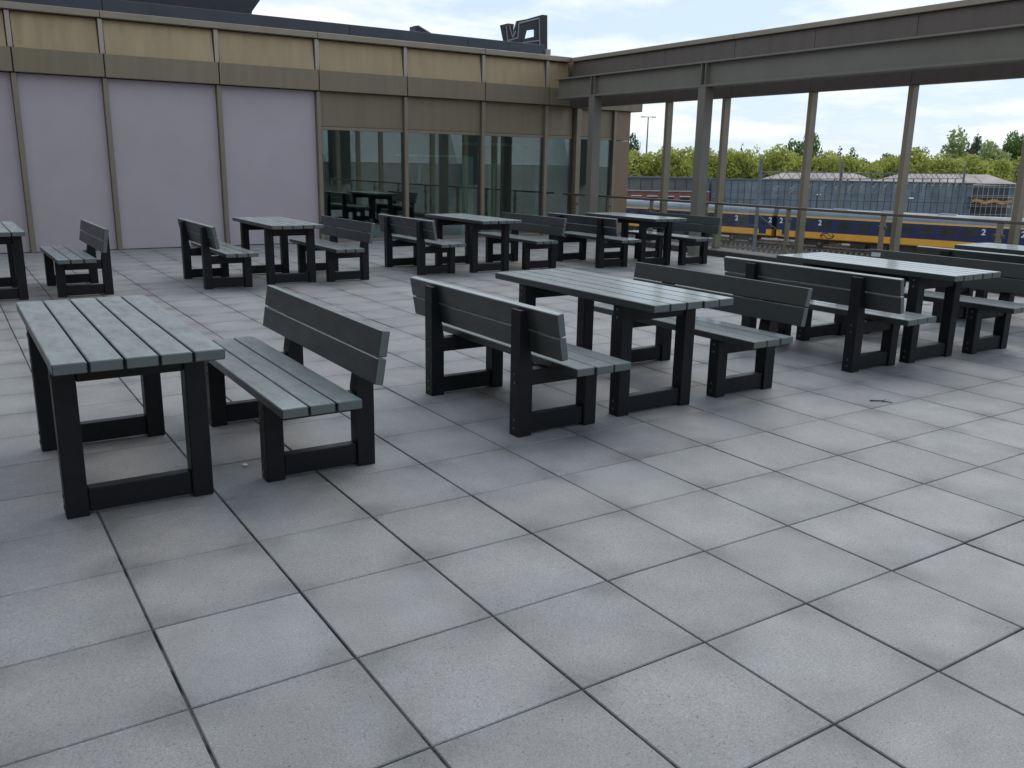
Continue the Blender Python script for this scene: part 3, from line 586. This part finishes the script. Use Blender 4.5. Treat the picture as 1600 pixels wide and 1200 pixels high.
# cross-section of a coach, near side at y = +1.4 (local +y faces the terrace), z above the rail head
def coach(s0, s1, label, digits, lg, bogies=True):
    L = s1 - s0; mid = (s0 + s1) / 2
    t = thing('train_coach', label, 'train coach', tp(mid, 97.7 + 1.4, RZ), TRZ, 'coaches of the blue and yellow train')
    def body(y, pts, nm, m): link(nm, prism(pts, 'x', -L / 2, L / 2, m), t)
    body(0, [(1.400, 1.80), (1.400, 3.38), (-1.4, 3.38), (-1.4, 1.80)], 'body', 't_blue')
    body(0, [(1.33, 1.02), (1.415, 1.12), (1.415, 1.797), (-1.415, 1.797), (-1.415, 1.12), (-1.33, 1.02)], 'lower_band', 't_yellow')
    body(0, [(1.412, 3.383), (1.40, 3.57), (-1.40, 3.57), (-1.412, 3.383)], 'upper_stripe', 't_cream')
    rf = []
    for k in range(13):
        a = math.pi * k / 12; rf.append((1.385 * math.cos(a), 3.573 + 0.88 * math.sin(a) ** 0.8))
    body(0, rf, 'roof', 't_roof')
    nw = 9
    for k in range(nw):
        x = -L / 2 + 3.7 + k * (L - 7.4) / (nw - 1)
        w = link('window', cbox(1.55, 0.03, 0.86, 't_win', 0.02), t, (x, 1.398, 2.72)); link('window_bar', cbox(1.55, 0.012, 0.03, 't_under', 0), w, (0, 0.018, 0.18))
    for x in (-L / 2 + 1.15, L / 2 - 1.15):
        d = link('door', cbox(0.95, 0.03, 2.1, 't_blue', 0.02), t, (x, 1.405, 2.26)); link('door_window', cbox(0.5, 0.012, 0.8, 't_win', 0.02), d, (0, 0.018, 0.42))
    for x, y_, z in ((-6, 0, 4.44), (5.5, 0, 4.44), (0, 0, 4.44)): link('roof_vent', cbox(1.8, 0.9, 0.16, 't_roof', 0.05), t, (x, y_, z))
    for x in (-L / 2 - 0.3,): link('gangway', cbox(0.58, 1.1, 2.2, 't_under', 0.04), t, (x, 0, 2.2))
    body(0, [(1.0, 0.72), (1.0, 1.018), (-1.0, 1.018), (-1.0, 0.72)], 'underframe', 't_under')
    for x in (-2.6, 0.4, 2.8): link('equipment_box', cbox(1.7, 2.2, 0.5, 't_under', 0.03), t, (x, 0, 0.466))
    if bogies:
        for x in (-L / 2 + 4.0, L / 2 - 4.0):
            bo = link('bogie', cbox(3.4, 2.0, 0.34, 't_under', 0.04), t, (x, 0, 0.55))
            for dx_ in (-1.25, 1.25):
                v_, f_ = tube_geo((0, 0.72, 0), (0, 0.88, 0), 0.46, 0.46, 16); link('wheel', pymesh(v_, f_, 't_under'), bo, (dx_, 0.1, -0.09)); link('axle_box', cbox(0.34, 0.2, 0.3, 'mast', 0.03), bo, (dx_, 1.06, -0.06))
    for s in digits: link('class_number', DIG, t, (s - mid, 1.424, 2.62), (math.pi / 2, 0, math.pi))
    if lg is not None: link('emblem', LOGO, t, (lg - mid, 1.425, 1.46), (0, 0, math.pi))
    return t
coach(18.6, 43.5, 'blue and yellow coach with a dark two arrow emblem, in the middle of the train', [43.0, 38.3, 21.05], 37.3)
coach(44.15, 69.1, 'far left coach of the blue and yellow train, seen behind the steel columns', [44.4, 48.8, 66.2], None)
coach(-6.9, 18.0, 'nearest coach of the blue and yellow train at the right edge of the picture', [17.4, -4.5], None)

# catenary portals
def portal_frame(s, n0, masts, zb, label, ztop):
    t = thing('catenary_portal', label, 'catenary', tp(s, n0, GZ + 0.3), math.atan2(NV.y, NV.x), 'catenary portals over the tracks')
    Ln = max(masts) - n0; zb = zb - GZ - 0.3
    for n in masts:
        p = link('mast', cbox(0.30, 0.30, ztop - GZ - 0.3, 'mast', 0.02), t, (n - n0, 0, (ztop - GZ - 0.3) / 2)); link('foundation', cbox(1.5, 1.5, 0.6, 'soil', 0.05), t, (n - n0, 0, 0.25))
    for z in (zb, zb + 0.75): link('beam_chord', cbox(Ln - 0.32, 0.14, 0.12, 'mast', 0.01), t, (Ln / 2, 0, z))
    segs = []; N = int(Ln / 1.3)
    for k in range(N):
        a, b = k * Ln / N, (k + 1) * Ln / N; segs.append(((a, 0, zb + (0.75 if k % 2 else 0)), (b, 0, zb + (0 if k % 2 else 0.75)), 0.035))
    link('beam_lacing', tubes(segs, 'mast', 5), t)
    n = 3.0
    while n < Ln - 2:
        d = link('drop_post', cbox(0.16, 0.16, 2.0, 'mast', 0.01), t, (n, 0, zb - 1.0)); link('cantilever', tubes([((0, 0, -0.2), (2.0, 0, 0.35), 0.05), ((0, 0, -0.8), (2.0, 0, 0.35), 0.05), ((0, 0, -0.85), (2.2, 0, -0.75), 0.035)], 'mast', 5), d)
        link('insulator', tubes([((0.25, 0, -0.13), (0.6, 0, -0.035), 0.08)], 'sleeper', 6), d)
        link('insulator_stub', tubes([((0, 0, 0), (0, 0, 0.45), 0.05)], 'wire', 5), t, (n + 0.8, 0, zb + 0.8)); n += 4.3
    return t
portal_frame(40.2, 85.3, [85.3, 107.5, 132.0, 162.0], 0.35, 'lattice catenary portal whose front mast stands before the train', 2.43)
portal_frame(83.0, 86.5, [86.5, 100.0, 117.0], 0.55, 'farther lattice catenary portal behind the steel columns', 2.3)
portal_frame(131.0, 88.0, [88.0, 112.0], 0.6, 'farthest lattice catenary portal beside the building corner', 2.2)
for k, (n, z) in enumerate([(87.5, -0.2), (92.6, -1.3), (99.15, -1.3), (104.5, -1.3), (92.6, -0.1), (99.15, -0.1)]):
    a, b = tp(-60, n, z), tp(240, n, z)
    tag(link('overhead_wire', tubes([(tuple(a), tuple(b), 0.014)], 'wire', 4)), 'thin overhead wire strung along the tracks', 'wire', 'overhead wires above the tracks')
st = tag(link('mast_stay', tubes([(tuple(tp(40.2, 85.3, -3.2)), tuple(tp(33.0, 85.0, GZ + 0.4)), 0.035)], 'mast', 6)), 'slanting stay rod running down from the front catenary mast', 'stay')
LAMPS = [(48.5, 121.0), (36.0, 121.0), (16.5, 121.0), (7.0, 121.0)]
lampl = ['leftmost of four white topped yard lamps before the blue grey sheeting', 'second from left of four white topped yard lamps', 'third from left of four white topped yard lamps', 'rightmost of four white topped yard lamps, beside the scaffolding']
for (s, n), lb in zip(LAMPS, lampl):
    t = thing('yard_lamp', lb, 'lamp', tp(s, n, GZ), 0, 'yard lamps before the sheeted building'); link('pole', tubes([((0, 0, 0), (0, 0, 6.1), 0.09, 0.07)], 'wire', 8), t)
    link('lamp_head', cbox(0.6, 0.4, 0.16, 'white', 0.05), t, (0.15, -0.2, 6.15))
def at_d(u, v, zc): return CAM + (RX * ((u - 800) / FPX) + RD * ((v - 600) / FPX) + RF) * zc
p = at_d(1013, 183, 210); lm = thing('floodlight_mast', 'tall slender floodlight mast above the trees at the left', 'floodlight', (p.x, p.y, GZ))
hh = p.z - GZ
link('pole', tubes([((0, 0, 0), (0, 0, hh), 0.28, 0.13)], 'mast', 8), lm)
for a in (-1, 1):
    ar = link('arm', tubes([((0, 0, hh), (a * 1.1 * RX.x, a * 1.1 * RX.y, hh + 0.1), 0.08)], 'mast', 6), lm); link('lamp', cbox(0.9, 0.5, 0.22, 'mast', 0.04), ar, (a * 1.35 * RX.x, a * 1.35 * RX.y, hh + 0.02), (0, 0, -0.57))

# ------------------------------------------------------------------ sheeted building, brick building, houses
def wall_frame(u0, u1, zc): 
    a, b = at_d(u0, 282, zc), at_d(u1, 282, zc); a.z = b.z = 0; d = (b - a); return a, b, d.length, math.atan2(d.y, d.x)
a, b, L, rz = wall_frame(1112, 1522, 150)
sb = thing('sheeted_building', 'long low building wrapped in blue grey ribbed sheeting behind the train', 'building', (a.x, a.y, GZ), rz)
TOP = -0.45 - GZ
link('wall', cbox(L, 14, TOP - 0.1, 'wrap_dark', 0), sb, (L / 2, 7.06, (TOP - 0.1) / 2)); link('roof_edge', cbox(L + 0.4, 0.4, 0.22, 'wrap_dark', 0.02), sb, (L / 2, -0.02, TOP))
npn = int(L / 1.15)
for k in range(npn):
    w = L / npn
    for z0, z1 in ((0.1, 4.35), (4.42, TOP - 0.12)): link('sheeting_panel', cbox(round(w - 0.10, 3), 0.12, round(z1 - z0, 3), 'wrap', 0.03), sb, ((k + 0.5) * w, 0, (z0 + z1) / 2), (0, random.uniform(-.004, .004), 0))
a2, b2, L2, rz2 = wall_frame(1522, 1588, 149)
sf = thing('scaffolding', 'tube scaffolding with an orange strip on the dark end of the sheeted building', 'scaffolding', (a2.x, a2.y, GZ), rz2)
link('dark_wall', cbox(L2, 10, TOP - 0.3, 'inner_dark', 0), sf, (L2 / 2, 6.6, (TOP - 0.3) / 2))
for k in range(9): link('standard', cbox(0.07, 0.07, TOP, 'scaff', 0.01), sf, (k * L2 / 8, 0, TOP / 2))
for z in (1.0, 2.6, 4.2, 5.8, 7.2): link('ledger', cbox(L2, 0.06, 0.06, 'scaff', 0.01), sf, (L2 / 2, 0.07, z))
for z in (3.9, 5.5): link('deck_board', cbox(L2, 1.0, 0.05, 'scaff', 0), sf, (L2 / 2, 0.6, z))
V, F = [], []
for k in range(25):
    x = 0.1 + k * (L2 - 0.3) / 24; zz_ = 4.55 + 0.16 * math.sin(k * 0.6) - k * 0.004
    for yy, dz in ((-0.09, 0), (-0.11, 0.55)): V.append((x, yy + 0.02 * math.sin(k * 1.7), zz_ + dz))
for k in range(24): F.append((2 * k, 2 * k + 2, 2 * k + 3, 2 * k + 1))
link('orange_strip', pymesh(V, F, 'orange'), sf)
a, b, L, rz = wall_frame(930, 1110, 146)
bb = thing('brick_building', 'low red brick building with grey cladding above, behind the train at the left', 'building', (a.x, a.y, GZ), rz)
link('brick_wall', cbox(L, 12, 5.6, 'brick', 0), bb, (L / 2, 6.0, 2.8)); link('ledge', cbox(L, 0.3, 0.22, 'concrete', 0.02), bb, (L / 2, -0.1, 5.68))
for k in range(10): link('cladding_panel', cbox(round(L / 10 - 0.08, 3), 11.5, 2.0, 'grey_clad', 0.02), bb, ((k + 0.5) * L / 10, 6.1, 6.80))
link('roof_edge', cbox(L + 0.3, 0.4, 0.2, 'wrap_dark', 0.02), bb, (L / 2, 0.2, 7.92))
for k in range(7):
    w = link('window', cbox(1.6, 0.1, 1.5, 't_win', 0.02), bb, (1.6 + k * (L - 3) / 6, -0.02, 4.0)); link('window_frame', cbox(1.8, 0.08, 0.12, 'white', 0.01), w, (0, 0, 0.8))
def house(u0, u1, vr, ve, zc, label, depth=9):
    a, b, L, rz = wall_frame(u0, u1, zc); ze = at_d((u0 + u1) / 2, ve, zc).z - GZ; zr = at_d((u0 + u1) / 2, vr, zc).z - GZ
    t = thing('house', label, 'house', (a.x, a.y, GZ), rz, 'pinkish roofed houses behind the sheeted building'); link('wall', cbox(L - 0.6, depth - 0.6, ze, 'wrap_dark', 0), t, (L / 2, depth / 2, ze / 2))
    k = min(3.8, L * 0.28); v = [(0, 0, ze), (L, 0, ze), (L, depth, ze), (0, depth, ze), (k, depth / 2, zr), (L - k, depth / 2, zr)]
    r = link('roof', pymesh(v, [(0, 1, 5, 4), (1, 2, 5), (2, 3, 4, 5), (3, 0, 4), (3, 2, 1, 0)], 'roof_pink'), t)
    for x in (0.3, 0.42, 0.6, 0.72): link('roof_seam', cbox(0.10, depth * 0.4, 0.05, 'concrete', 0), r, (L * x, depth * 0.25, (ze + zr) / 2 + 0.05), (math.atan2(zr - ze, depth / 2), 0, 0))
house(1205, 1379, 270.5, 283.0, 172, 'pinkish grey hipped roof left of the slim mullion, behind the sheeting')
house(1393, 1592, 272.0, 286.0, 170, 'longest pinkish grey hipped roof, at the right behind the sheeting')

# ------------------------------------------------------------------ trees
def crown_mesh(kind, seed, m, n):
    r = random.Random(seed); V, F = [], []
    lobes = []
    if kind == 'round':
        lobes = [((0, 0, 0.60), 0.30, 0.30)] + [((math.cos(a) * 0.24 * r.uniform(.7, 1.2), math.sin(a) * 0.24 * r.uniform(.7, 1.2), r.uniform(0.38, 0.78)), r.uniform(0.13, 0.21), r.uniform(0.12, 0.18)) for a in [k * 0.7 for k in range(11)]] + [((r.uniform(-.1, .1), r.uniform(-.1, .1), 0.84), 0.16, 0.15)]
    elif kind == 'tall':
        lobes = [((r.uniform(-.05, .05), r.uniform(-.05, .05), 0.25 + 0.09 * k), 0.17 * (1 - 0.08 * abs(k - 3)) * r.uniform(.85, 1.15), 0.12) for k in range(8)]
    elif kind == 'cone':
        lobes = [((r.uniform(-.02, .02), r.uniform(-.02, .02), 0.14 + 0.075 * k), 0.22 * (1 - k / 11.6) * r.uniform(.85, 1.15), 0.05) for k in range(11)]
    elif kind == 'broad':
        lobes = [((math.cos(a) * r.uniform(.1, .38), math.sin(a) * r.uniform(.1, .38), r.uniform(0.40, 0.80)), r.uniform(0.13, 0.22), r.uniform(0.10, 0.17)) for a in [k * 0.53 for k in range(17)]]
    elif kind == 'sparse':
        lobes = [((r.uniform(-.25, .25), r.uniform(-.25, .25), r.uniform(0.4, 0.9)), 0.1, 0.1) for k in range(10)]
    tw_ = sum(l[1] ** 2 for l in lobes)
    for c, rx_, rz_ in lobes:
        for k in range(int(n * rx_ ** 2 / tw_)):
            d = Vector((r.gauss(0, 1), r.gauss(0, 1), r.gauss(0, 1))).normalized(); t = r.uniform(0.55, 1.08)
            p = Vector((c[0] + d.x * rx_ * t, c[1] + d.y * rx_ * t, c[2] + d.z * rz_ * t))
            nrm = (d + Vector((r.gauss(0, .6), r.gauss(0, .6), r.gauss(0, .6)))).normalized(); a = nrm.orthogonal().normalized(); b_ = nrm.cross(a); ang = r.uniform(0, 6.28)
            a, b_ = a * math.cos(ang) + b_ * math.sin(ang), b_ * math.cos(ang) - a * math.sin(ang)
            s = r.uniform(0.016, 0.034); k0 = len(V)
            V += [tuple(p + a * s), tuple(p + b_ * s * 0.6), tuple(p - a * s), tuple(p - b_ * s * 0.6)]; F.append((k0, k0 + 1, k0 + 2, k0 + 3))
    return pymesh(V, F, m)
def trunk_mesh(seed, h0=0.55):
    r = random.Random(seed); segs = [((0, 0, 0), (0.004, 0.004, 0.28), 0.022, 0.016), ((0.004, 0.004, 0.28), (-0.005, 0, h0), 0.016, 0.009), ((-0.005, 0, h0), (0, 0, h0 + 0.25), 0.009, 0.003)]
    for k in range(9):
        a = r.uniform(0, 6.28); z = r.uniform(0.25, h0); e = (math.cos(a) * r.uniform(.12, .27), math.sin(a) * r.uniform(.12, .27), z + r.uniform(.1, .28)); segs.append(((0, 0, z), e, 0.008, 0.002))
    return tubes(segs, 'bark', 6)
TM = [trunk_mesh(k) for k in range(4)]
CM = {}
def crown(kind, m, v, n):
    k = (kind, m, v)
    if k not in CM: CM[k] = crown_mesh(kind, hash((kind, v)) % 1000 if False else len(kind) * 31 + v * 7 + len(m), m, n)
    return CM[k]
def tree(u, vt, wpx, zc, kind, m, label, group=None, v=0, n=6500):
    p = at_d(u, vt, zc); h = p.z - GZ; w = wpx * zc / FPX * (1.35 if m == 'lime' else 1.0)
    half = {'round': 0.42, 'tall': 0.18, 'cone': 0.20, 'broad': 0.52, 'sparse': 0.32}[kind]
    if kind in ('tall', 'cone'): n = min(n, 1500)
    t = thing('tree', label, 'tree', (p.x, p.y, GZ), random.uniform(0, 6.28), group); sxy = w / 2 / half
    link('trunk', TM[v % 4], t, scale=(min(h, sxy), min(h, sxy), h)); link('crown', crown(kind, m, v, n), t, scale=(sxy, sxy, h))
ORD = 'first second third fourth fifth sixth seventh eighth ninth tenth eleventh twelfth thirteenth fourteenth fifteenth sixteenth seventeenth eighteenth nineteenth twentieth twentyfirst'.split()
LIM0 = [(950, 240, 54, 190), (985, 238, 58, 188), (1022, 241, 52, 190), (1066, 219, 56, 186), (1098, 234, 50, 190), (1128, 238, 48, 192), (1158, 230, 56, 186), (1196, 238, 48, 191), (1224, 229, 58, 187), (1262, 243, 46, 190), (1292, 239, 50, 188), (1326, 245, 48, 190), (1360, 246, 50, 187), (1392, 248, 48, 191), (1424, 234, 50, 186), (1452, 240, 46, 190), (1482, 243, 52, 187), (1520, 245, 54, 190), (1556, 247, 52, 187), (1592, 248, 54, 189), (1632, 246, 56, 188)]
LIM = [(u, vt - 5, w * 1.12, zc) for (u, vt, w, zc) in LIM0]
for k, (u, vt, w, zc) in enumerate(LIM):
    tree(u, vt, w, zc, 'round' if k % 3 else 'broad', 'lime', ORD[k] + ' from the left of the bright yellow green limes in a row behind the railway', 'bright limes in a row behind the railway', k % 4)
tree(1265, 204, 74, 225, 'round', 'green', 'big round dark green tree towering over the limes behind the slim mullion', v=1, n=5000)
tree(1314, 220, 34, 215, 'cone', 'purple_fir', 'dark pointed fir rising above the limes right of the big round tree', v=1)
tree(1160, 217, 22, 225, 'cone', 'purple_fir', 'tip of a small dark fir above the limes, left of the bare tree', v=2)
tree(1372, 227, 70, 215, 'broad', 'green', 'broad mid green tree left of the second slim mullion', v=1)
tree(1345, 230, 36, 220, 'sparse', 'green', 'loose green tree between the fir and the broad green tree', v=3, n=800)
tree(992, 208, 22, 230, 'tall', 'dark', 'dark narrow poplar beside the building corner', v=2)
tree(1190, 224, 40, 222, 'sparse', 'pale', 'thin almost bare tree showing sky through its branches', v=1, n=260)
tree(1497, 197, 44, 205, 'tall', 'pale', 'tall pale birch, highest of the trees at the right', v=3, n=2600)
tree(1524, 214, 52, 215, 'broad', 'copper', 'dark purple copper beech beside the pale birch', v=2)
tree(1552, 217, 66, 203, 'round', 'pale', 'pale grey green rounded tree right of the copper beech', v=2)
tree(1592, 203, 66, 212, 'round', 'green', 'large mid green tree at the right picture edge', v=3, n=5000)
tree(1440, 228, 40, 222, 'sparse', 'green', 'thin loose tree behind the limes right of the second mullion', v=2, n=700)
tree(1536, 205, 40, 230, 'sparse', 'dark', 'thin dark tree top behind the copper beech', v=3, n=900)
tree(1640, 205, 70, 215, 'round', 'green', 'dark green tree just beyond the right picture edge', v=1)
